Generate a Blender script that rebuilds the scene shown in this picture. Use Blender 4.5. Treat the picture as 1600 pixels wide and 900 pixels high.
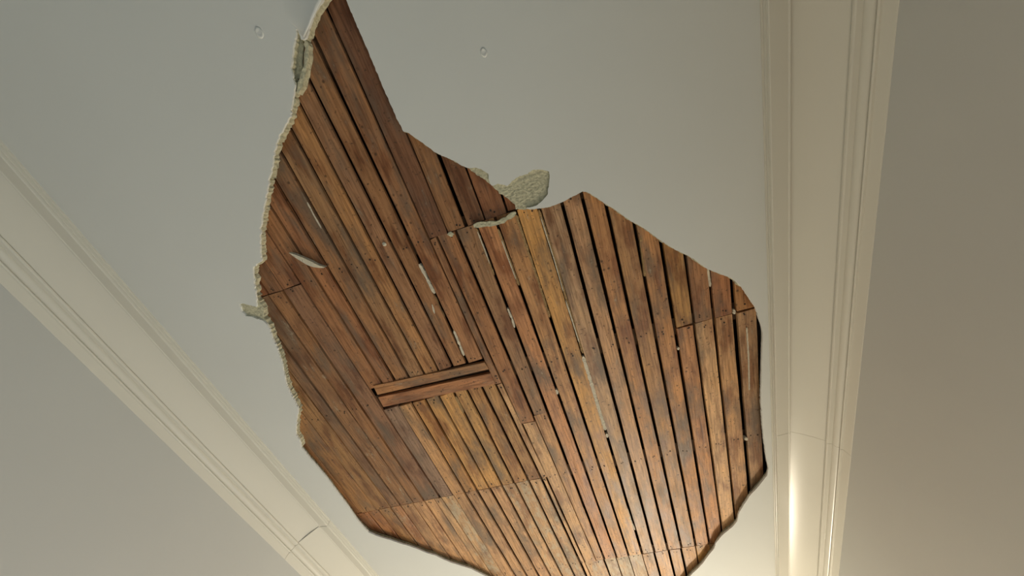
import bpy, bmesh, math, random
from mathutils import Vector, Matrix, noise
from mathutils.geometry import tessellate_polygon

for o in list(bpy.data.objects):
    bpy.data.objects.remove(o)
scene = bpy.context.scene
COL = scene.collection
random.seed(7)

# ------------------------------------------------------------------ camera
# The hallway runs along +Y (the laths and both crown mouldings are parallel to it).
FPX = 460.0                                  # focal length in px of the 1600x900 frame
VPX, VPY = 1232.0 - 800.0, 1638.0 - 450.0    # vanishing point of the hallway direction
TH = math.radians(-37.4)
H = 2.50                                     # ceiling height
D = 0.6404                                   # ceiling above the lens
yv = Vector((VPX, VPY, FPX)).normalized()
a_ = Vector((0, -1, 0)); a_ = (a_ - yv * a_.dot(yv)).normalized()
b_ = yv.cross(a_)
zv = a_ * math.cos(TH) + b_ * math.sin(TH)
xv = yv.cross(zv)
CAM = Vector((0, 0, H - D))

cam_data = bpy.data.cameras.new('camera')
cam = bpy.data.objects.new('camera', cam_data)
COL.objects.link(cam)
cam_data.sensor_width = 36.0
cam_data.lens = 36.0 * FPX / 1600.0
cam_data.clip_start = 0.01
right = Vector((xv[0], yv[0], zv[0])); down = Vector((xv[1], yv[1], zv[1])); fwd = Vector((xv[2], yv[2], zv[2]))
R = Matrix((right, -down, -fwd)).transposed()
cam.matrix_world = Matrix.Translation(CAM) @ R.to_4x4()
scene.camera = cam

# ------------------------------------------------------------------ world, lights, exposure
world = bpy.data.worlds.new('world'); scene.world = world
world.use_nodes = True
world.node_tree.nodes['Background'].inputs[0].default_value = (0.6, 0.7, 0.85, 1)
world.node_tree.nodes['Background'].inputs[1].default_value = 0.05
vs = scene.view_settings
vs.view_transform = 'Standard'; vs.look = 'None'; vs.gamma = 1.0; vs.exposure = 0.0
vs.use_curve_mapping = False

def light(name, kind, loc, energy, color, **kw):
    d = bpy.data.lights.new(name, kind)
    d.energy = energy; d.color = color
    rot = kw.pop('rot', None)
    for k, v in kw.items(): setattr(d, k, v)
    o = bpy.data.objects.new(name, d); COL.objects.link(o); o.location = loc
    if rot: o.rotation_euler = rot
    return o
# warm hall lamp further down the corridor, cool daylight panels added before the right wall
light('hall_lamp', 'POINT', (0.12, 3.0, H - 1.15), 112.0, (1.0, 0.885, 0.69), shadow_soft_size=0.12)
for wy_, wz_, en_, co_ in ((-0.75, 1.0, 5.0, (0.58, 0.86, 1.0)), (1.2, 0.95, 11.5, (0.76, 0.89, 1.0))):
    light('window_daylight', 'AREA', (0.49, wy_, wz_), en_, co_, shape='RECTANGLE', size=1.2, size_y=0.9, rot=(0, math.radians(90), 0))

# ------------------------------------------------------------------ measuring helpers
def ray(px, py):
    c = Vector((px - 800.0, py - 450.0, FPX))
    return Vector((c.dot(xv), c.dot(yv), c.dot(zv)))
def P(px, py, z=0.0):
    """world point seen at (px, py), lying z metres above the ceiling's lower face"""
    d = ray(px, py)
    return CAM + d * ((D + z) / d.z)
def XU(u, z=0.0):
    """x of a line along the hallway at height z; u names the line in the bundle of parallel lines"""
    d = ray(1232 + u * 938, 700)
    return d.x / d.z * (D + z)

FT = 0.0045                                  # painted finish coat
LZ = 0.0170                                  # underside of the laths above the plaster face
CR, CL = XU(-0.0275), XU(-0.867)             # where the crown mouldings meet the ceiling
WR, WL = CR + 0.105, CL - 0.105              # wall faces
Y0, Y1 = -2.3, 4.2

# ------------------------------------------------------------------ materials
def mat(name):
    m = bpy.data.materials.new(name); m.use_nodes = True
    nt = m.node_tree; b = nt.nodes['Principled BSDF']
    return m, nt, b
def N(nt, t, **kw):
    n = nt.nodes.new(t)
    for k, v in kw.items():
        if k.startswith('i_'):
            n.inputs[k[2:].replace('_', ' ')].default_value = v
        else: setattr(n, k, v)
    return n
def ramp(nt, stops):
    r = N(nt, 'ShaderNodeValToRGB'); e = r.color_ramp.elements
    e[0].position, e[0].color = stops[0]
    e[1].position, e[1].color = stops[-1]
    for p, c in stops[1:-1]:
        x = e.new(p); x.color = c
    return r
def mixc(nt, fac, A, B, mode='MIX'):
    m = N(nt, 'ShaderNodeMix', data_type='RGBA', blend_type=mode)
    for sock, v in ((m.inputs[0], fac), (m.inputs[6], A), (m.inputs[7], B)):
        if hasattr(v, 'is_output'): nt.links.new(v, sock)
        else: sock.default_value = v
    return m.outputs[2]
def paint(name, col, rough, bump=0.02, scale=60, spec=0.5, var=0.04, fine=0.0):
    m, nt, b = mat(name)
    tc = N(nt, 'ShaderNodeTexCoord')
    n1 = N(nt, 'ShaderNodeTexNoise', i_Scale=3.0, i_Detail=3.0)
    n2 = N(nt, 'ShaderNodeTexNoise', i_Scale=scale, i_Detail=4.0)
    nt.links.new(tc.outputs['Object'], n1.inputs['Vector']); nt.links.new(tc.outputs['Object'], n2.inputs['Vector'])
    lo = tuple(c * (1 - var) for c in col) + (1,); hi = tuple(min(1, c * (1 + var)) for c in col) + (1,)
    nt.links.new(mixc(nt, n1.outputs[0], lo, hi), b.inputs['Base Color'])
    if fine:
        c0 = b.inputs['Base Color'].links[0].from_socket
        fr = ramp(nt, [(0.35, (1 - fine,) * 3 + (1,)), (0.6, (1.08,) * 3 + (1,))]); nt.links.new(n2.outputs[0], fr.inputs[0])
        nt.links.new(mixc(nt, 1.0, c0, fr.outputs[0], 'MULTIPLY'), b.inputs['Base Color'])
    b.inputs['Roughness'].default_value = rough
    b.inputs['Specular IOR Level'].default_value = spec
    bp = N(nt, 'ShaderNodeBump', i_Strength=bump, i_Distance=0.01)
    nt.links.new(n2.outputs[0], bp.inputs['Height']); nt.links.new(bp.outputs[0], b.inputs['Normal'])
    return m
M_CEIL = paint('ceiling_paint', (0.69, 0.69, 0.655), 0.75, 0.03, 25, 0.3)
M_WALL = paint('wall_paint', (0.555, 0.55, 0.52), 0.7, 0.03, 40, 0.3)
M_TRIM = paint('trim_gloss_paint', (0.70, 0.665, 0.58), 0.28, 0.012, 30, 0.2, 0.02)
M_FLOOR = paint('floor_boards_brown', (0.13, 0.105, 0.085), 0.5, 0.02, 20)
M_BASE = paint('rough_plaster', (0.54, 0.505, 0.355), 0.95, 0.5, 150, 0.1, 0.1, fine=0.22)
M_CHIP = paint('plaster_crumb', (0.62, 0.57, 0.45), 0.95, 0.6, 300, 0.1, 0.15)
M_KEYP = paint('plaster_key_pale', (0.66, 0.58, 0.45), 0.9, 0.5, 300, 0.1, 0.2)
M_KEYB = paint('plaster_key_brown', (0.36, 0.23, 0.11), 0.9, 0.5, 300, 0.1, 0.35)
M_NAIL = paint('rusty_nail', (0.05, 0.03, 0.02), 0.6, 0.2, 300, 0.3, 0.3)
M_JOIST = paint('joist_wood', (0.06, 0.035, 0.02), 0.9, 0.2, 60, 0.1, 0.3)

def wood():
    m, nt, b = mat('old_lath_wood')
    oi = N(nt, 'ShaderNodeObjectInfo')
    tc = N(nt, 'ShaderNodeTexCoord')
    mul = N(nt, 'ShaderNodeVectorMath', operation='SCALE'); mul.inputs['Scale'].default_value = 37.0
    comb = N(nt, 'ShaderNodeCombineXYZ')
    for i in range(3): nt.links.new(oi.outputs['Random'], comb.inputs[i])
    nt.links.new(comb.outputs[0], mul.inputs[0])
    add = N(nt, 'ShaderNodeVectorMath', operation='ADD')
    nt.links.new(tc.outputs['Object'], add.inputs[0]); nt.links.new(mul.outputs[0], add.inputs[1])
    V = add.outputs[0]
    mp = N(nt, 'ShaderNodeMapping'); mp.inputs['Scale'].default_value = (1.0, 0.05, 1.0)
    nt.links.new(V, mp.inputs['Vector'])
    grain = N(nt, 'ShaderNodeTexNoise', i_Scale=210.0, i_Detail=5.0, i_Roughness=0.6, i_Distortion=0.6)
    nt.links.new(mp.outputs[0], grain.inputs['Vector'])
    mp2 = N(nt, 'ShaderNodeMapping'); mp2.inputs['Scale'].default_value = (1.0, 0.3, 1.0)
    nt.links.new(V, mp2.inputs['Vector'])
    patch = N(nt, 'ShaderNodeTexNoise', i_Scale=26.0, i_Detail=4.0, i_Roughness=0.6)
    nt.links.new(mp2.outputs[0], patch.inputs['Vector'])
    stain = N(nt, 'ShaderNodeTexNoise', i_Scale=15.0, i_Detail=6.0, i_Roughness=0.65)
    nt.links.new(mp2.outputs[0], stain.inputs['Vector'])
    lime = N(nt, 'ShaderNodeTexNoise', i_Scale=60.0, i_Detail=8.0, i_Roughness=0.75)
    nt.links.new(mp2.outputs[0], lime.inputs['Vector'])
    spot = N(nt, 'ShaderNodeTexVoronoi', i_Scale=30.0, i_Randomness=1.0)
    nt.links.new(V, spot.inputs['Vector'])
    g = ramp(nt, [(0.30, (0.52, 0.47, 0.42, 1)), (0.62, (1.15, 1.15, 1.15, 1))]); nt.links.new(grain.outputs[0], g.inputs[0])
    c1 = mixc(nt, 1.0, oi.outputs['Color'], g.outputs[0], 'MULTIPLY')
    pr = ramp(nt, [(0.36, (0.58, 0.47, 0.40, 1)), (0.5, (1, 1, 1, 1)), (0.66, (1.14, 1.12, 1.05, 1))]); nt.links.new(patch.outputs[0], pr.inputs[0])
    c2 = mixc(nt, 1.0, c1, pr.outputs[0], 'MULTIPLY')
    sr = ramp(nt, [(0.51, (0, 0, 0, 1)), (0.66, (0.8, 0.8, 0.8, 1))]); nt.links.new(stain.outputs[0], sr.inputs[0])
    c3 = mixc(nt, sr.outputs[0], c2, (0.15, 0.105, 0.07, 1))
    ls = N(nt, 'ShaderNodeMath', operation='SUBTRACT'); nt.links.new(lime.outputs[0], ls.inputs[0])   # alpha below 1: more lime left on the lath
    al = N(nt, 'ShaderNodeMath', operation='MULTIPLY'); nt.links.new(oi.outputs['Alpha'], al.inputs[0]); al.inputs[1].default_value = 0.3
    nt.links.new(al.outputs[0], ls.inputs[1])
    lr = ramp(nt, [(0.33, (0, 0, 0, 1)), (0.42, (0.65, 0.65, 0.65, 1))]); nt.links.new(ls.outputs[0], lr.inputs[0])
    c4 = mixc(nt, lr.outputs[0], c3, (0.50, 0.40, 0.27, 1))
    vr = ramp(nt, [(0.05, (0.8, 0.8, 0.8, 1)), (0.12, (0, 0, 0, 1))]); nt.links.new(spot.outputs['Distance'], vr.inputs[0])
    c5 = mixc(nt, vr.outputs[0], c4, (0.06, 0.03, 0.015, 1))
    speck = N(nt, 'ShaderNodeTexNoise', i_Scale=150.0, i_Detail=3.0, i_Roughness=0.6)
    nt.links.new(V, speck.inputs['Vector'])
    kr = ramp(nt, [(0.62, (0, 0, 0, 1)), (0.70, (0.8, 0.8, 0.8, 1))]); nt.links.new(speck.outputs[0], kr.inputs[0])
    c5 = mixc(nt, kr.outputs[0], c5, (0.08, 0.04, 0.02, 1))
    nt.links.new(c5, b.inputs['Base Color'])
    rr = ramp(nt, [(0.35, (0.42, 0.42, 0.42, 1)), (0.65, (0.62, 0.62, 0.62, 1))]); nt.links.new(patch.outputs[0], rr.inputs[0])
    nt.links.new(rr.outputs[0], b.inputs['Roughness'])
    b.inputs['Specular IOR Level'].default_value = 0.4
    bp = N(nt, 'ShaderNodeBump', i_Strength=0.25, i_Distance=0.003)
    nt.links.new(grain.outputs[0], bp.inputs['Height'])
    bp2 = N(nt, 'ShaderNodeBump', i_Strength=0.35, i_Distance=0.004)
    nt.links.new(lime.outputs[0], bp2.inputs['Height']); nt.links.new(bp.outputs[0], bp2.inputs['Normal'])
    nt.links.new(bp2.outputs[0], b.inputs['Normal'])
    return m
M_WOOD = wood()

# ------------------------------------------------------------------ mesh helpers
def mesh_obj(name, verts, faces, m, parent=None, origin=None, smooth=False):
    me = bpy.data.meshes.new(name)
    if origin is None:
        origin = sum((Vector(v) for v in verts), Vector()) / len(verts)
    me.from_pydata([tuple(Vector(v) - origin) for v in verts], [], faces)
    me.update()
    bm = bmesh.new(); bm.from_mesh(me); bmesh.ops.recalc_face_normals(bm, faces=bm.faces); bm.to_mesh(me); bm.free()
    if smooth:
        for p in me.polygons: p.use_smooth = True
    me.materials.append(m)
    o = bpy.data.objects.new(name, me); COL.objects.link(o)
    if parent is not None:
        o.parent = parent; o.location = Vector(origin) - parent.location
    else: o.location = origin
    return o
def box(name, lo, hi, m, parent=None):
    x0, y0, z0 = lo; x1, y1, z1 = hi
    v = [(x0,y0,z0),(x1,y0,z0),(x1,y1,z0),(x0,y1,z0),(x0,y0,z1),(x1,y0,z1),(x1,y1,z1),(x0,y1,z1)]
    f = [(0,3,2,1),(4,5,6,7),(0,1,5,4),(1,2,6,5),(2,3,7,6),(3,0,4,7)]
    return mesh_obj(name, v, f, m, parent)
def structure(o, label, cat):
    o['kind'] = 'structure'; o['label'] = label; o['category'] = cat
    return o
def thing(o, label, cat, group=None):
    o['label'] = label; o['category'] = cat
    if group: o['group'] = group
    return o
def slab_with_hole(name, outer, hole, z0, z1, m, parent=None, origin=None):
    """plate between z0 and z1 with a ragged hole; outer and hole are lists of (x, y)"""
    loops = [[Vector((x, y, 0)) for x, y in outer], [Vector((x, y, 0)) for x, y in hole]]
    tris = tessellate_polygon(loops)
    flat = [p for l in loops for p in l]
    n = len(flat); no = len(outer)
    v = [(p.x, p.y, z0) for p in flat] + [(p.x, p.y, z1) for p in flat]
    f = [tuple(t) for t in tris] + [tuple(i + n for i in reversed(t)) for t in tris]
    for s, c in ((0, no), (no, len(hole))):
        for i in range(c):
            a, b = s + i, s + (i + 1) % c
            f.append((a, b, b + n, a + n))
    return mesh_obj(name, v, f, m, parent, origin)

# ------------------------------------------------------------------ the ragged hole
SEG_TOP = [(524,-45),(532,-22),(541,0),(550,22),(560,45),(570,68),(580,92),(590,116),(600,140),(610,162),(620,185),(630,205),
           (637,207),(646,213),(660,223),(680,238),(690,243),(700,247),(712,253),(722,259),(732,263)]
F_PATCH = [(745,262),(757,267),(763,272),(764,283),(768,290),(772,290),(778,287),(788,289),(792,291),(800,283),(812,275),
           (824,272),(826,269),(835,265),(845,265),(858,268),(859,276),(857,292),(856,304),(850,310),(846,316),(840,320),(833,323),(822,325)]
B_PATCH = [(740,269),(748,275),(756,280),(763,286),(770,292),(777,297),(780,302),(787,306),(795,311),(800,316),(805,321),(806,327),(814,328)]
SEG_RIGHT = [(828,327),(840,326),(850,325),(860,323),(868,320),(878,316),(893,308),(903,303),(910,299),(917,300),(925,304),(944,317),(955,324),
             (965,330),(985,345),(1000,353),(1010,359),(1030,374),(1055,390),(1070,397),(1085,405),(1095,413),(1107,421),(1125,428),
             (1142,434),(1150,440),(1160,450),(1168,462),(1176,474),(1181,481),(1184,493),(1189,505),(1192,520),(1191,545),(1190,580),
             (1189,620),(1191,660),(1194,690),(1198,718),(1201,732),(1199,742),(1191,753),(1181,765),(1172,774),(1163,788),(1155,801),
             (1152,814),(1146,822),(1129,836),(1119,848),(1116,857),(1107,868),(1099,879),(1091,888),(1082,896),(1066,915),(1040,945),
             (1000,972),(950,985),(900,982),(850,965),(800,930),(768,905)]
SEG_LEFT = [(752,897),(736,889),(720,884),(704,879),(692,874),(680,868),(666,864),(652,858),(638,853),(624,849),(610,844),(596,840),(585,836),(576,832),
            (568,824),(560,815),(552,804),(544,792),(532,776),(520,760),(508,744),(496,730),(482,714),(471,700),(468,688),(462,679),
            (463,665),(464,652),(466,640),(458,623),(450,608),(446,595),(443,584),(441,572),(438,560),(434,548),(430,538),(425,528),(422,516),(416,506)]
F_FLAKE = [(410,501),(400,498),(390,494),(384,494),(382,490),(377,485),(376,480),(373,476),(380,474),(388,476),(392,478),(401,480)]
B_FLAKE = [(411,498),(410,490),(409,483),(405,476)]
SEG_LEFT2 = [(400,468),(399,456),(397,444),(396,432),(395,424),(396,417),(403,412),(408,407),(407,398),(406,386),(406,376),(406,366),(407,356),(409,342),
             (410,331),(413,318),(416,300),(420,280),(425,262),(427,242),(432,222),(440,205),(448,192),(454,182),(453,172),(456,162),(458,150),(460,132)]
F_LENS = [(457,122),(455,108),(456,90),(458,74),(461,58),(464,44),(467,52),(470,61)]
B_LENS = [(456,122),(454,108),(455,90),(457,74),(460,58),(463,46),(470,58)]
SEG_FLAP = [(476,61),(480,54),(482,44),(487,31),(491,20),(497,10),(504,0),(511,-16)]

def rough_loop(pts, z, step, amp, seed, inset=0.0, under=0.0):
    out = []
    w = [P(x, y, z) for x, y in pts]
    n = len(w); step = 0.003
    for i in range(n):
        a, b = w[i], w[(i + 1) % n]
        k = max(1, int((b - a).length / step))
        t = b - a; nrm = Vector((-t.y, t.x, 0)).normalized()
        for j in range(k):
            p = a.lerp(b, j / k)
            am = amp * (2.0 if pts[i][0] < 478 and pts[i][1] < 700 else 1.0)
            q = Vector((p.x * 160, p.y * 160, seed))
            d = noise.noise(q) * am + noise.noise(q * 3.1) * am * 0.7
            ins = inset
            if under and ((pts[i][0] > 1150 and pts[i][1] > 440) or pts[i][1] > 705): ins = -under   # back-cut edge
            p = p + nrm * (d + ins)
            out.append((p.x, p.y))
    return out
F_LOOP = rough_loop(SEG_TOP + F_PATCH + SEG_RIGHT + SEG_LEFT + F_FLAKE + SEG_LEFT2 + F_LENS + SEG_FLAP, 0.0, 0.004, 0.0012, 1.0)
B_LOOP = rough_loop(SEG_TOP + B_PATCH + SEG_RIGHT + SEG_LEFT + B_FLAKE + SEG_LEFT2 + B_LENS + SEG_FLAP, 0.0, 0.004, 0.0020, 5.0, 0.0004, 0.013)

# ------------------------------------------------------------------ large structure
ceil = slab_with_hole('ceiling', [(WL - 0.1, Y0), (WR + 0.1, Y0), (WR + 0.1, Y1), (WL - 0.1, Y1)], F_LOOP, H, H + FT, M_CEIL, origin=Vector((0, 0, H)))
structure(ceil, 'off-white plaster ceiling with a large ragged hole baring wooden laths', 'ceiling')
bx = [p[0] for p in F_LOOP]; by = [p[1] for p in F_LOOP]
base = slab_with_hole('base_coat', [(min(bx) - .12, min(by) - .12), (max(bx) + .12, min(by) - .12), (max(bx) + .12, max(by) + .12), (min(bx) - .12, max(by) + .12)],
                      B_LOOP, H + FT, H + LZ, M_BASE, ceil)
base['label'] = 'rough greenish buff base plaster at the broken edge'

structure(box('wall_right', (WR, Y0, 0), (WR + 0.1, Y1, H + 0.3), M_WALL), 'plain grey-beige wall beyond the right-hand crown moulding', 'wall')
structure(box('wall_left', (WL - 0.1, Y0, 0), (WL, Y1, H + 0.3), M_WALL), 'plain grey wall below the left-hand crown moulding', 'wall')
structure(box('wall_back', (WL - 0.1, Y0 - 0.1, 0), (WR + 0.1, Y0, H + 0.3), M_WALL), 'end wall of the hallway behind the camera', 'wall')
structure(box('wall_front', (WL - 0.1, Y1, 0), (WR + 0.1, Y1 + 0.1, H + 0.3), M_WALL), 'far end wall of the hallway', 'wall')
structure(box('floor', (WL - 0.1, Y0 - 0.1, -0.1), (WR + 0.1, Y1 + 0.1, 0), M_FLOOR), 'brown hallway floor', 'floor')
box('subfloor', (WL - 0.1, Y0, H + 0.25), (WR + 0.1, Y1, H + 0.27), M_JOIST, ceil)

# frames added around the daylight panels; no opening in the wall behind
for wn, (wy, wz, wlab) in enumerate(((-0.75, 1.0, 'white window frame low in the right-hand wall beside the camera'), (1.2, 0.95, 'white window frame low in the right-hand wall further along'))):
    wv = []; wf = []
    def add_box(lo, hi):
        x0, y0, z0 = lo; x1, y1, z1 = hi; k = len(wv)
        wv.extend([(x0,y0,z0),(x1,y0,z0),(x1,y1,z0),(x0,y1,z0),(x0,y0,z1),(x1,y0,z1),(x1,y1,z1),(x0,y1,z1)])
        wf.extend([tuple(k + i for i in q) for q in ((0,3,2,1),(4,5,6,7),(0,1,5,4),(1,2,6,5),(2,3,7,6),(3,0,4,7))])
    wy0, wy1, wz0, wz1 = wy - 0.47, wy + 0.47, wz - 0.62, wz + 0.62
    for lo, hi in (((WR - .03, wy0 - .06, wz0 - .06), (WR, wy0, wz1 + .06)), ((WR - .03, wy1, wz0 - .06), (WR, wy1 + .06, wz1 + .06)),
                   ((WR - .03, wy0, wz0 - .06), (WR, wy1, wz0)), ((WR - .03, wy0, wz1), (WR, wy1, wz1 + .06))):
        add_box(lo, hi)
    structure(mesh_obj('window_%d' % (wn + 1), wv, wf, M_TRIM), wlab, 'window')

# crown mouldings: (projection from the ceiling edge towards the wall, drop), in mm
def profile(p1):
    PROF = [(0, 0), (0, 3), (1.6, 3.6), (1.6, 6.5), (0.2, 7.2), (0.2, 10.5), (1.2, 11), (1.2, 13), (0, 13.6), (0, 17.5), (1.0, 18.6), (30.5, 16.4), (31.2, 17.2), (32.6, 17.9), (34.0, 17.6), (34.8, 16.6), (35.2, 13.0)]
    for i in range(1, 17):
        t = i / 16.0
        p0, p2 = (35.2, 13.0), (90.0, 57.0)
        PROF.append(tuple((1 - t) ** 2 * p0[k] + 2 * t * (1 - t) * p1[k] + t * t * p2[k] for k in range(2)))
    PROF += [(87.2, 57.6), (85.8, 59.4), (86.0, 61.8), (87.8, 63.6), (91.0, 64.2), (95.0, 65.2), (94.2, 68.0), (94.8, 71.0), (96.4, 74.2), (98.6, 76.6), (101.2, 77.6),
         (102.2, 79.0), (98.8, 79.9), (98.2, 81.6), (99.4, 83.2), (102.4, 83.6), (103.0, 85), (103.6, 100.0), (104.2, 101.4), (105, 101.6)]
    return PROF
def crown(name, side, ya, yb, label, dz=0.0, p1=(64.5, 28.5)):
    pts = profile(p1) + [(105, 0)]
    v = []; f = []
    n = len(pts)
    for y in (ya, yb):
        for a, b in pts:
            x = CR + a / 1000.0 if side > 0 else CL - a / 1000.0
            v.append((x, y, H - b / 1000.0 - (dz if b > 0 else 0)))
    for i in range(n):
        j = (i + 1) % n
        f.append((i, j, j + n, i + n))
    f.append(tuple(range(n))); f.append(tuple(range(2 * n - 1, n - 1, -1)))
    o = mesh_obj(name, v, f, M_TRIM, smooth=True)
    o.data.set_sharp_from_angle(angle=math.radians(32))
    return structure(o, label, 'crown moulding')
def y_on_wall(px, py, x):
    d = ray(px, py); return d.y * (x / d.x)
JL = y_on_wall(447, 870, WL); JR = y_on_wall(1299, 693, CR + 0.094)
crown('trim_1', -1, Y0, JL - 0.0005, 'long white crown moulding on the left, up to its butt joint')
crown('trim_2', -1, JL + 0.0005, Y1, 'glossy length of crown moulding past the butt joint at lower left', 0.0006, (60.5, 33.0))
crown('trim_3', 1, Y0, JR - 0.0003, 'cream crown moulding along the right side, above the hairline joint')
crown('trim_4', 1, JR + 0.0003, Y1, 'shiny lower length of the crown moulding on the right', 0.0002)

# ------------------------------------------------------------------ laths
def yrow(*pts):
    return sum(P(x, y, LZ).y for x, y in pts) / len(pts)
Y_T = yrow((524, -60)) - 0.05
Y_L1 = yrow((670, 376), (738, 352), (420, 460))
Y_L2 = yrow((1060, 516), (1180, 478))
Y_L3 = yrow((686, 780), (856, 743))
Y_L4 = yrow((920, 876), (1110, 852))
Y_E = yrow((900, 990)) + 0.04
Y_XT = yrow((618, 596), (752, 565)) - 0.002
Y_XB = yrow((600, 635), (752, 608)) + 0.001
Y_NS = yrow((784, 598))
Y_SH = yrow((844, 656))

BROWNS = [(0.40, 0.175, 0.072), (0.46, 0.215, 0.092), (0.36, 0.155, 0.068), (0.50, 0.25, 0.105), (0.42, 0.20, 0.09), (0.47, 0.235, 0.085), (0.38, 0.19, 0.10)]
GOLD = (0.56, 0.29, 0.095); GREY = (0.30, 0.18, 0.115); RED = (0.40, 0.15, 0.06); TAN = (0.60, 0.35, 0.17); DARK = (0.27, 0.125, 0.062)
NAILS = []
def lath(ga, gb, ya, yb, tone=None, warp=True):
    """one lath between gap ga and gap gb; a gap is (u at the near end, u at the far end, width)"""
    wide = lambda g: (g[0], g[1], g[2] * 1.4 if g[2] < .004 else g[2])
    ga, gb = wide(ga), wide(gb)
    xa0, xa1 = XU(ga[0] + ga[2] / 2, LZ), XU(ga[1] + ga[2] / 2, LZ)
    xb0, xb1 = XU(gb[0] - gb[2] / 2, LZ), XU(gb[1] - gb[2] / 2, LZ)
    ya += random.uniform(-.0006, .0012); yb += random.uniform(-.0012, .0006)
    n = max(3, int((yb - ya) / 0.045))
    zz = LZ + random.uniform(0.0, 0.0014); th = 0.008
    sd = random.uniform(0, 100)
    v = []; f = []
    ske0, ske1 = random.uniform(-.0012, .0012), random.uniform(-.0012, .0012)
    for i in range(n + 1):
        t = i / n; y = ya + (yb - ya) * t
        j1 = noise.noise(Vector((sd, y * 9, 0))) * 0.0010; j2 = noise.noise(Vector((sd + 9, y * 9, 0))) * 0.0010
        xa = xa0 + (xa1 - xa0) * t + j1; xb = xb0 + (xb1 - xb0) * t + j2
        zw = zz + noise.noise(Vector((sd, y * 3, 7))) * 0.0008
        sk = (ske0 if i == 0 else ske1 if i == n else 0)
        c = 0.0007
        v += [(xa + c, y - sk, H + zw), (xb - c, y + sk, H + zw), (xb, y + sk, H + zw + c), (xb, y + sk, H + zw + th), (xa, y - sk, H + zw + th), (xa, y - sk, H + zw + c)]
    for i in range(n):
        a = i * 6; b = a + 6
        for k in range(6):
            k2 = (k + 1) % 6
            f.append((a + k, a + k2, b + k2, b + k))
    f.append((0, 1, 2, 3, 4, 5)); e = n * 6
    f.append((e + 5, e + 4, e + 3, e + 2, e + 1, e))
    o = mesh_obj('lath', v, f, M_WOOD, ceil)
    c = tone or random.choice(BROWNS); k = random.uniform(0.82, 1.04)
    o.color = (c[0] * k, c[1] * k, c[2] * k, c[3] if len(c) > 3 else 1)
    for yy in (ya + 0.012, yb - 0.012, Y_L1, Y_L2, Y_L3, Y_L4):
        if ya + 0.01 < yy < yb - 0.01:
            for _ in range(2):
                t = (yy - ya) / (yb - ya); s = random.uniform(.22, .78)
                x = (xa0 + (xa1 - xa0) * t) * (1 - s) + (xb0 + (xb1 - xb0) * t) * s
                NAILS.append((x, yy + random.uniform(-.008, .008), H + zz - 0.0008))
    return o
def G(u0, w, u1=None): return (u0, u0 if u1 is None else u1, w)
def run(gaps, ya, yb, tones={}, base=None, gain=1.0):
    for i in range(len(gaps) - 1):
        y_a = ya(i) if callable(ya) else ya; y_b = yb(i) if callable(yb) else yb
        t = tones.get(i, base) or random.choice(BROWNS)
        lath(gaps[i], gaps[i + 1], y_a, y_b, tuple(c * gain for c in t[:3]) + tuple(t[3:]))
# near field, up to the first row of butt joints
A1 = [G(-.717,.002), G(-.690,.0016), G(-.667,.0007), G(-.6425,.0012,-.6385)]
run(A1, Y_T, Y_L1 - .0008, {0: RED, 1: (.40,.18,.08), 2: (.42,.185,.08)}, gain=0.8)
A2 = [G(-.4452,.0026), G(-.4178,.0012), G(-.392,.0046), G(-.3665,.0016), G(-.336,.002), G(-.310,.002)]
run(A2, Y_T, Y_L1 - .0012, {0: (.31,.14,.07), 1: (.40,.19,.08), 2: (.36,.165,.075), 3: (.40,.165,.07), 4: RED}, gain=0.78)
# laths running from the top of the hole down to the two cross pieces
AM = [G(-.6425,.0016,-.636), G(-.618,.0024,-.6115), G(-.593,.0028,-.5905), G(-.567,.0040,-.566), G(-.5425,.0024,-.5405), G(-.5185,.0028,-.517), G(-.4955,.0042,-.493), G(-.470,.0034,-.469), G(-.4452,.0020,-.4425)]
run(AM, Y_T, Y_XT, {0: (.40,.18,.075), 1: (.38,.165,.07), 2: (.40,.19,.08), 3: (.38,.20,.09), 4: (.42,.205,.08), 5: (.35,.175,.085), 6: (.40,.19,.08), 7: (.40,.185,.08)}, gain=1.04)
# left-hand laths, running on to the third row
BL = [G(-.858,.002), G(-.828,.002), G(-.798,.0012), G(-.7655,.0012), G(-.739,.0016,-.7355), G(-.719,.003,-.7155), G(-.6915,.0018,-.688), G(-.6685,.0026,-.6665), G(-.6385,.0018,-.6345)]
run(BL, Y_L1 + .0008, Y_L3, {0: RED, 1: (.40,.19,.075), 2: (.46,.23,.09), 3: (.48,.25,.1), 4: (.36,.19,.095), 5: (.40,.20,.09,.8), 6: (.42,.2,.085)}, gain=0.88)
lath(G(-.444,.0012,-.4425), G(-.4335,.0018,-.4305), Y_L1, Y_NS, (.42,.2,.09))
lath(G(-.4415,.003,-.434), G(-.4295,.0034,-.4205), Y_NS + .003, Y_L3, TAN)
lath(G(-.4335,.0018,-.4295), G(-.4075,.0042,-.4035), Y_L1, Y_SH, (.45,.2,.08))
lath(G(-.4275,.0034,-.4195), G(-.4035,.001,-.394), Y_SH + .0005, Y_L4, TAN)
lath(G(-.4075,.0042,-.4035), G(-.380,.0024,-.3795), Y_L1, Y_SH - .02, (.42,.22,.105))
lath(G(-.4035,.001,-.394), G(-.379,.003,-.3765), Y_SH - .0195, Y_L4, (.5,.26,.11))
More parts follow.
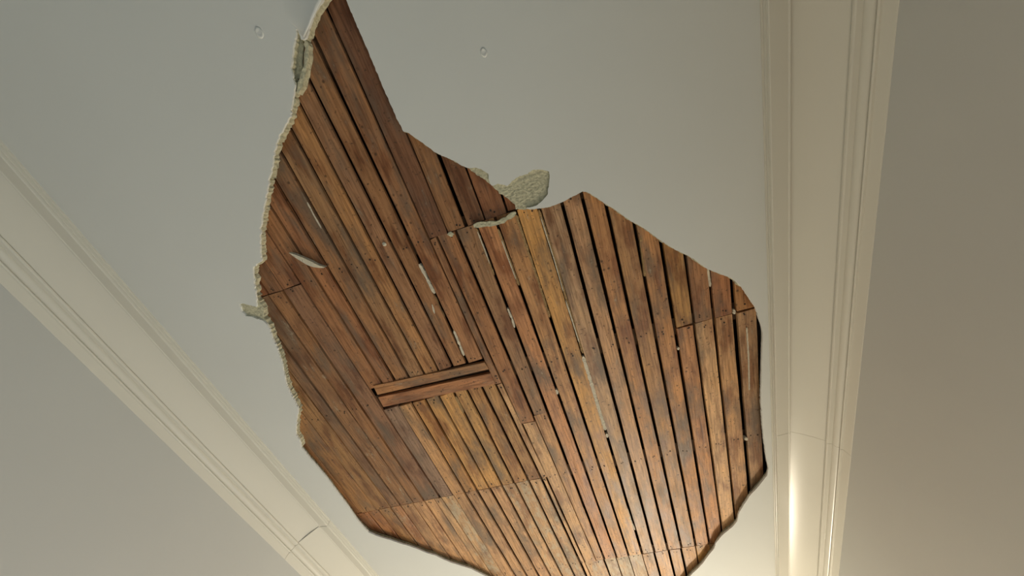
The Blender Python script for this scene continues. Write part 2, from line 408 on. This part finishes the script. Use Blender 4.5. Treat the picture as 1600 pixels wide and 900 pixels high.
# right-hand laths
BR = [G(-.380,.0030,-.3765), G(-.3535,.0040,-.350), G(-.3262,.0040,-.3242), G(-.297,.0046,-.2955), G(-.268,.0046,-.270), G(-.242,.0032,-.242), G(-.216,.0046,-.2135),
      G(-.187,.0032,-.1845), G(-.1585,.0046,-.1565)]
run(BR, Y_L1, Y_L4, {0: (.44,.2,.085), 1: (.5,.25,.1), 2: GOLD, 3: (.45,.27,.145), 4: (.47,.26,.13), 5: (.52,.25,.1), 6: (.5,.26,.11), 7: (.5,.24,.095)}, gain=1.15)
BRT = [G(-.1585,.0046,-.1572), G(-.1306,.0030,-.1300), G(-.1026,.0044,-.1018), G(-.073,.0064,-.0728), G(-.042,.002)]
run(BRT, Y_L1, lambda i: Y_L2 - (.003 if i in (0, 3) else .0006), {0: GOLD, 1: (.40,.19,.085), 2: (.42,.18,.075), 3: (.46,.22,.08)})
BRB = [G(-.1572,.0046,-.1565), G(-.1300,.0040,-.1280), G(-.1018,.0044,-.1000), G(-.0728,.0070,-.0680), G(-.042,.002)]
run(BRB, lambda i: Y_L2 + (.002 if i in (0, 3) else .0006), Y_L4, {0: (.47,.22,.09), 1: TAN, 2: (.5,.27,.12), 3: (.42,.24,.12)}, gain=1.1)
# beyond the cross pieces, to the third row
C = [G(-.6365,.0016,-.632), G(-.609,.0014,-.607), G(-.585,.0032,-.583), G(-.561,.0028,-.559), G(-.537,.0026,-.535), G(-.511,.0030,-.5095), G(-.489,.0030,-.486),
     G(-.4645,.0032,-.4585), G(-.4415,.003,-.434)]
run(C, Y_XB, Y_L3, {0: GREY, 1: (.50,.27,.12), 2: (.5,.24,.075), 3: GOLD, 4: GOLD, 5: (.52,.28,.1), 6: (.5,.25,.09), 7: (.49,.26,.1)})
# far field below the third row
Dg = [G(-.835,.002), G(-.810,.002), G(-.785,.0022,-.781), G(-.763,.0022), G(-.737,.0024), G(-.715,.0018,-.718), G(-.690,.0018,-.691), G(-.666,.0022), G(-.6455,.0012,-.640), G(-.631,.0014,-.622),
      G(-.606,.0012,-.600), G(-.584,.0036,-.574), G(-.559,.0038,-.550), G(-.534,.0034,-.524), G(-.510,.0030,-.499), G(-.485,.0028,-.4745), G(-.458,.0030,-.449), G(-.434,.0034,-.4235),
      G(-.4250,.0024,-.4125)]
run(Dg, Y_L3 + .0012, Y_E, {0: RED, 1: (.42,.18,.07), 2: (.43,.19,.075), 3: (.48,.24,.09), 4: (.42,.2,.09,.7), 8: TAN + (.75,), 9: TAN + (.45,), 14: TAN + (.7,), 15: TAN + (.5,), 16: TAN + (.65,), 17: TAN + (.8,)}, base=(.57,.315,.15))
Eg = [G(-.4195,.0014,-.4125), G(-.378,.0024), G(-.352,.0014), G(-.325,.001), G(-.2965,.001), G(-.271,.003), G(-.2405,.0046), G(-.2148,.0044), G(-.185,.0018), G(-.157,.001), G(-.128,.002), G(-.100,.003)]
run(Eg, Y_L4 + .0012, Y_E, {8: GOLD, 0: TAN + (.6,), 1: (.45,.29,.15,.5), 2: (.45,.29,.16,.45), 3: (.42,.26,.13,.55)}, base=(.52,.28,.125))

# two short cross laths nailed over the others' ends
def cross(q, tone):
    z = LZ - 0.002
    lo = [P(x, y, z) for x, y in q]
    v = [tuple(p) for p in lo] + [(p.x, p.y, p.z + 0.009) for p in lo]
    f = [(0,1,2,3),(7,6,5,4),(0,4,5,1),(1,5,6,2),(2,6,7,3),(3,7,4,0)]
    # wood grain runs along the object's y axis: build it rotated
    o = mesh_obj('lath', v, f, M_WOOD, ceil)
    ang = math.atan2(lo[1].y - lo[0].y, lo[1].x - lo[0].x) - math.pi / 2
    rot = Matrix.Rotation(-ang, 4, 'Z'); o.data.transform(rot); o.rotation_euler = (0, 0, ang)
    o.color = tone + (1,)
cross([(583, 603), (757, 566.5), (764, 577), (590, 617)], (.45, .21, .085))
cross([(591, 621), (766, 583.5), (774, 600), (599, 636)], (.44, .19, .08))

# joists above the laths
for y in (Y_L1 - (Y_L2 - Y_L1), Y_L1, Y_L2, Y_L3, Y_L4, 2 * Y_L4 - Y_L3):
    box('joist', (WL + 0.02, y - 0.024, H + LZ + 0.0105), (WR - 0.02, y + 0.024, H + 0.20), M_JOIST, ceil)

# nail heads
nv = []; nf = []
for x, y, z in NAILS:
    k = len(nv); r = random.uniform(.0016, .0026)
    for i in range(7):
        a = i * math.tau / 7
        nv.append((x + r * math.cos(a), y + r * math.sin(a), z))
    for i in range(7):
        a = i * math.tau / 7
        nv.append((x + r * .7 * math.cos(a), y + r * .7 * math.sin(a), z + 0.002))
    nf.append(tuple(range(k, k + 7)))
    for i in range(7):
        j = (i + 1) % 7; nf.append((k + i, k + j, k + 7 + j, k + 7 + i))
nails = mesh_obj('nail_heads', nv, nf, M_NAIL, ceil); nails['kind'] = 'stuff'

# ------------------------------------------------------------------ plaster keys left in the gaps
def strip(name, pts, width_px, z0, z1, m, parent, amp=0.25, seed=0.0):
    """uneven strip of plaster along a line of pixels on the laths"""
    w = [P(x, y, z0) for x, y in pts]
    fine = []
    for i in range(len(w) - 1):
        k = max(2, int((w[i + 1] - w[i]).length / 0.006))
        fine += [w[i].lerp(w[i + 1], j / k) for j in range(k)]
    fine.append(w[-1])
    v = []; f = []
    n = len(fine)
    for i, p in enumerate(fine):
        t = (fine[min(i + 1, n - 1)] - fine[max(i - 1, 0)]).normalized(); s = Vector((-t.y, t.x, 0))
        e = (P(pts[0][0] + 1, pts[0][1], z0) - P(*pts[0], z0)).length * width_px / 2
        e *= (1 + noise.noise(Vector((p.x * 120, p.y * 120, seed))) * amp * 2)
        if i in (0, n - 1): e *= 0.45
        dz = noise.noise(Vector((p.x * 150, p.y * 150, seed + 4))) * 0.0012
        a = p - s * e; b = p + s * e
        v += [(a.x, a.y, H + z0 + dz), (b.x, b.y, H + z0 + dz), (b.x, b.y, H + z1), (a.x, a.y, H + z1)]
    for i in range(n - 1):
        a = i * 4; b = a + 4
        for k in range(4): f.append((a + k, a + (k + 1) % 4, b + (k + 1) % 4, b + k))
    f.append((0, 1, 2, 3)); e = (n - 1) * 4; f.append((e + 3, e + 2, e + 1, e))
    return mesh_obj(name, v, f, m, parent)
def key(pts, w, m, z0=LZ + 0.0006, z1=LZ + 0.008, seed=0.0):
    return strip('plaster_key', pts, w, z0, z1, m, ceil, 0.3, seed)
key([(655, 413), (667, 436), (679, 459)], 4.5, M_KEYP, LZ - .0012, seed=1)
key([(675, 476), (679, 490)], 2.2, M_KEYP, LZ - .0012, seed=2)
key([(678, 462), (686, 482), (694, 496)], 3.5, M_KEYB, LZ + .003, LZ + .009, seed=3)
key([(709, 517), (717, 536), (725, 556)], 3.4, M_KEYP, LZ - .001, seed=4)
key([(744, 357), (756, 390), (772, 430)], 3.0, M_KEYB, seed=5)
key([(746, 362), (757, 390), (765, 412)], 1.4, M_KEYP, LZ - .0006, seed=6)
key([(778, 358), (795, 404), (811, 446)], 3.6, M_KEYB, seed=7)
key([(784, 376), (794, 404), (806, 436)], 1.6, M_KEYP, LZ - .0006, seed=8)
key([(806, 336), (832, 414), (859, 496)], 4.6, M_KEYB, seed=9)
key([(842, 328), (866, 402), (888, 478), (911, 552)], 4.0, M_KEYB, seed=10)
key([(845, 340), (866, 406), (880, 455)], 1.6, M_KEYP, LZ - .0006, seed=11)
key([(884, 470), (897, 510), (905, 535)], 1.8, M_KEYP, LZ - .0006, seed=12)
key([(911, 557), (923, 596), (936, 640), (946, 672)], 5.2, M_KEYP, LZ + .0002, seed=13)
key([(480, 316), (490, 336), (502, 357)], 2.2, M_KEYP, seed=14)
key([(1106, 420), (1110, 448)], 3.6, M_KEYP, seed=15)
key([(1000, 362), (1005, 400), (1008, 432)], 4.5, M_KEYB, seed=16)
key([(1167, 512), (1170, 560), (1171, 610)], 2.0, M_KEYP, LZ - .0012, seed=17)
key([(980, 795), (985, 812), (992, 828)], 2.6, M_KEYP, seed=18)
key([(948, 678), (949, 684)], 4.5, M_KEYP, LZ - .001, seed=19)
key([(1147, 484), (1148, 491)], 4.5, M_KEYP, seed=20)
key([(1060, 543), (1060, 547)], 4.0, M_KEYP, seed=21)
key([(1165, 684), (1167, 688)], 5.0, M_KEYP, LZ - .001, seed=22)
key([(712, 620), (719, 634), (724, 646)], 3.5, M_KEYB, seed=23)
key([(869, 609), (871, 616)], 5.0, M_KEYP, seed=24)
key([(793, 482), (800, 498), (804, 512)], 3.0, M_KEYP, LZ - .0004, seed=26)

# ------------------------------------------------------------------ loose plaster
def plate(name, pts, z_of, thick, m, label, cat='plaster', group=None):
    """thin broken piece: outline in pixels, its lower face at z_of(i) above the ceiling face"""
    lo = [P(x, y, z_of(i)) for i, (x, y) in enumerate(pts)]
    hi = [p + Vector((0, 0, thick)) for p in lo]
    n = len(lo); v = [tuple(p) for p in lo + hi]
    tri = tessellate_polygon([[Vector((p.x, p.y, 0)) for p in lo]])
    f = [tuple(t) for t in tri] + [tuple(i + n for i in reversed(t)) for t in tri]
    for i in range(n):
        j = (i + 1) % n; f.append((i, j, j + n, i + n))
    return thing(mesh_obj(name, v, f, m), label, cat, group)
def lump(name, px, py, r, squash, m, label, z, seed=0.0, sx=1.0, rot=0.0):
    bm = bmesh.new(); bmesh.ops.create_icosphere(bm, subdivisions=2, radius=1.0)
    for vv in bm.verts:
        k = 1 + noise.noise(vv.co * 1.7 + Vector((seed, 0, 0))) * 0.4
        vv.co = Vector((vv.co.x * r * sx * k, vv.co.y * r * k, vv.co.z * r * squash * k))
    bmesh.ops.rotate(bm, verts=bm.verts, cent=(0, 0, 0), matrix=Matrix.Rotation(rot, 3, 'Z'))
    me = bpy.data.meshes.new(name); bm.to_mesh(me); bm.free(); me.materials.append(m)
    o = bpy.data.objects.new(name, me); COL.objects.link(o); o.location = P(px, py, z)
    return thing(o, label, 'plaster')

# curled sliver hanging from the laths
top = [(451, 395), (460, 397.5), (469, 401), (477, 404.5), (485, 408), (493, 412.5), (500, 415.5), (508, 417.5)]
bot = [(505, 419), (498, 418.5), (490, 417.5), (483, 415.5), (477, 412.5), (468, 407), (459, 401)]
plate('plaster_sliver', top + bot, lambda i: LZ - 0.010 - 0.003 * math.sin(i / 14 * math.tau), 0.009, M_CHIP, 'thin curved sliver of pale plaster hanging on the laths at left')
lump('plaster_crumb', 600.5, 381.5, 0.0052, 0.6, M_CHIP, 'small round pale plaster crumb stuck in a lath gap at upper left', LZ - 0.001, 3.0, 1.0)
lump('plaster_crumb', 704, 366, 0.0055, 0.35, M_BASE, 'flat grey plaster dab where lath ends meet, left of the broken ledge', LZ - 0.0004, 8.0, 1.3, 0.5)
# ledge of plaster left on the lath ends below the bare patch
strip_o = strip('plaster_ledge', [(740, 353), (752, 351), (765, 350), (776, 349), (786, 345), (796, 339), (806, 332)], 6.5, 0.009, LZ, M_BASE, None, 0.5, 3.3)
thing(strip_o, 'narrow ragged plaster ledge left on the lath ends below the bare patch', 'plaster')
# sagging skin of plaster at the top of the hole
cre = [(436, -40), (437, -15), (439, 10), (442, 28), (452, 38), (463, 44)]
edg = [(520, -40), (509, -14), (500, 4), (491, 22), (484, 38), (474, 58)]
amp_ = [1, 1, 1, 1, 0.8, 0.6]
fv = []; ff = []; NS = 10
for i in range(len(cre)):
    for k in range(NS + 1):
        s = k / NS
        px = cre[i][0] * (1 - s) + edg[i][0] * s; py = cre[i][1] * (1 - s) + edg[i][1] * s
        fv.append(tuple(P(px, py, 0.0004 - 0.011 * amp_[i] * s ** 1.4)))
m0 = len(fv)
fv += [(x, y, z + 0.0024) for x, y, z in fv]
for i in range(len(cre) - 1):
    for k in range(NS):
        a = i * (NS + 1) + k
        q = (a, a + 1, a + NS + 2, a + NS + 1)
        ff.append(q); ff.append(tuple(j + m0 for j in reversed(q)))
rim = [k for k in range(NS + 1)] + [i * (NS + 1) + NS for i in range(1, len(cre))] + [(len(cre) - 1) * (NS + 1) + k for k in range(NS - 1, -1, -1)] + [i * (NS + 1) for i in range(len(cre) - 2, 0, -1)]
for i in range(len(rim)):
    a, b = rim[i], rim[(i + 1) % len(rim)]; ff.append((a, b, b + m0, a + m0))
thing(mesh_obj('plaster_flap', fv, ff, M_CEIL, smooth=True), 'sagging flap of painted plaster at the top left tip of the hole', 'plaster')

rg = strip('plaster_ridge', [(478, 64), (479, 76), (478.5, 90), (476.5, 104), (473, 118), (469, 132), (464, 146)], 6.0, 0.004, LZ, M_BASE, None, 0.4, 6.1)
thing(rg, 'thin yellowish ridge of broken plaster beside the dark slot below the sagging flap', 'plaster')
strip('plaster_key', [(466, 52), (463, 75), (462, 100), (462, 122)], 19, LZ - 0.003, LZ + 0.001, M_BASE, ceil, 0.1, 2.2)
# small dents in the painted ceiling
def dent(px, py, r):
    p = P(px, py, 0.0); v = []; f = []; n = 12
    rings = [(1.0, 0.0003), (0.8, -0.0010), (0.5, -0.0007), (0.25, 0.0002)]
    for s, z in rings:
        for i in range(n):
            a = i * math.tau / n; k = 1 + 0.2 * noise.noise(Vector((px, i * 0.7, s)))
            v.append((p.x + r * s * k * math.cos(a), p.y + r * s * k * 1.3 * math.sin(a), H + z))
    for q in range(len(rings) - 1):
        for i in range(n):
            j = (i + 1) % n; f.append((q * n + i, q * n + j, q * n + n + j, q * n + n + i))
    e = (len(rings) - 1) * n
    f.append(tuple(e + i for i in range(n)))
    f.append(tuple(n - 1 - i for i in range(n)))
    mesh_obj('dent', v, f, M_CEIL, ceil, smooth=True)
dent(405, 51, 0.0075); dent(756, 82, 0.0062)
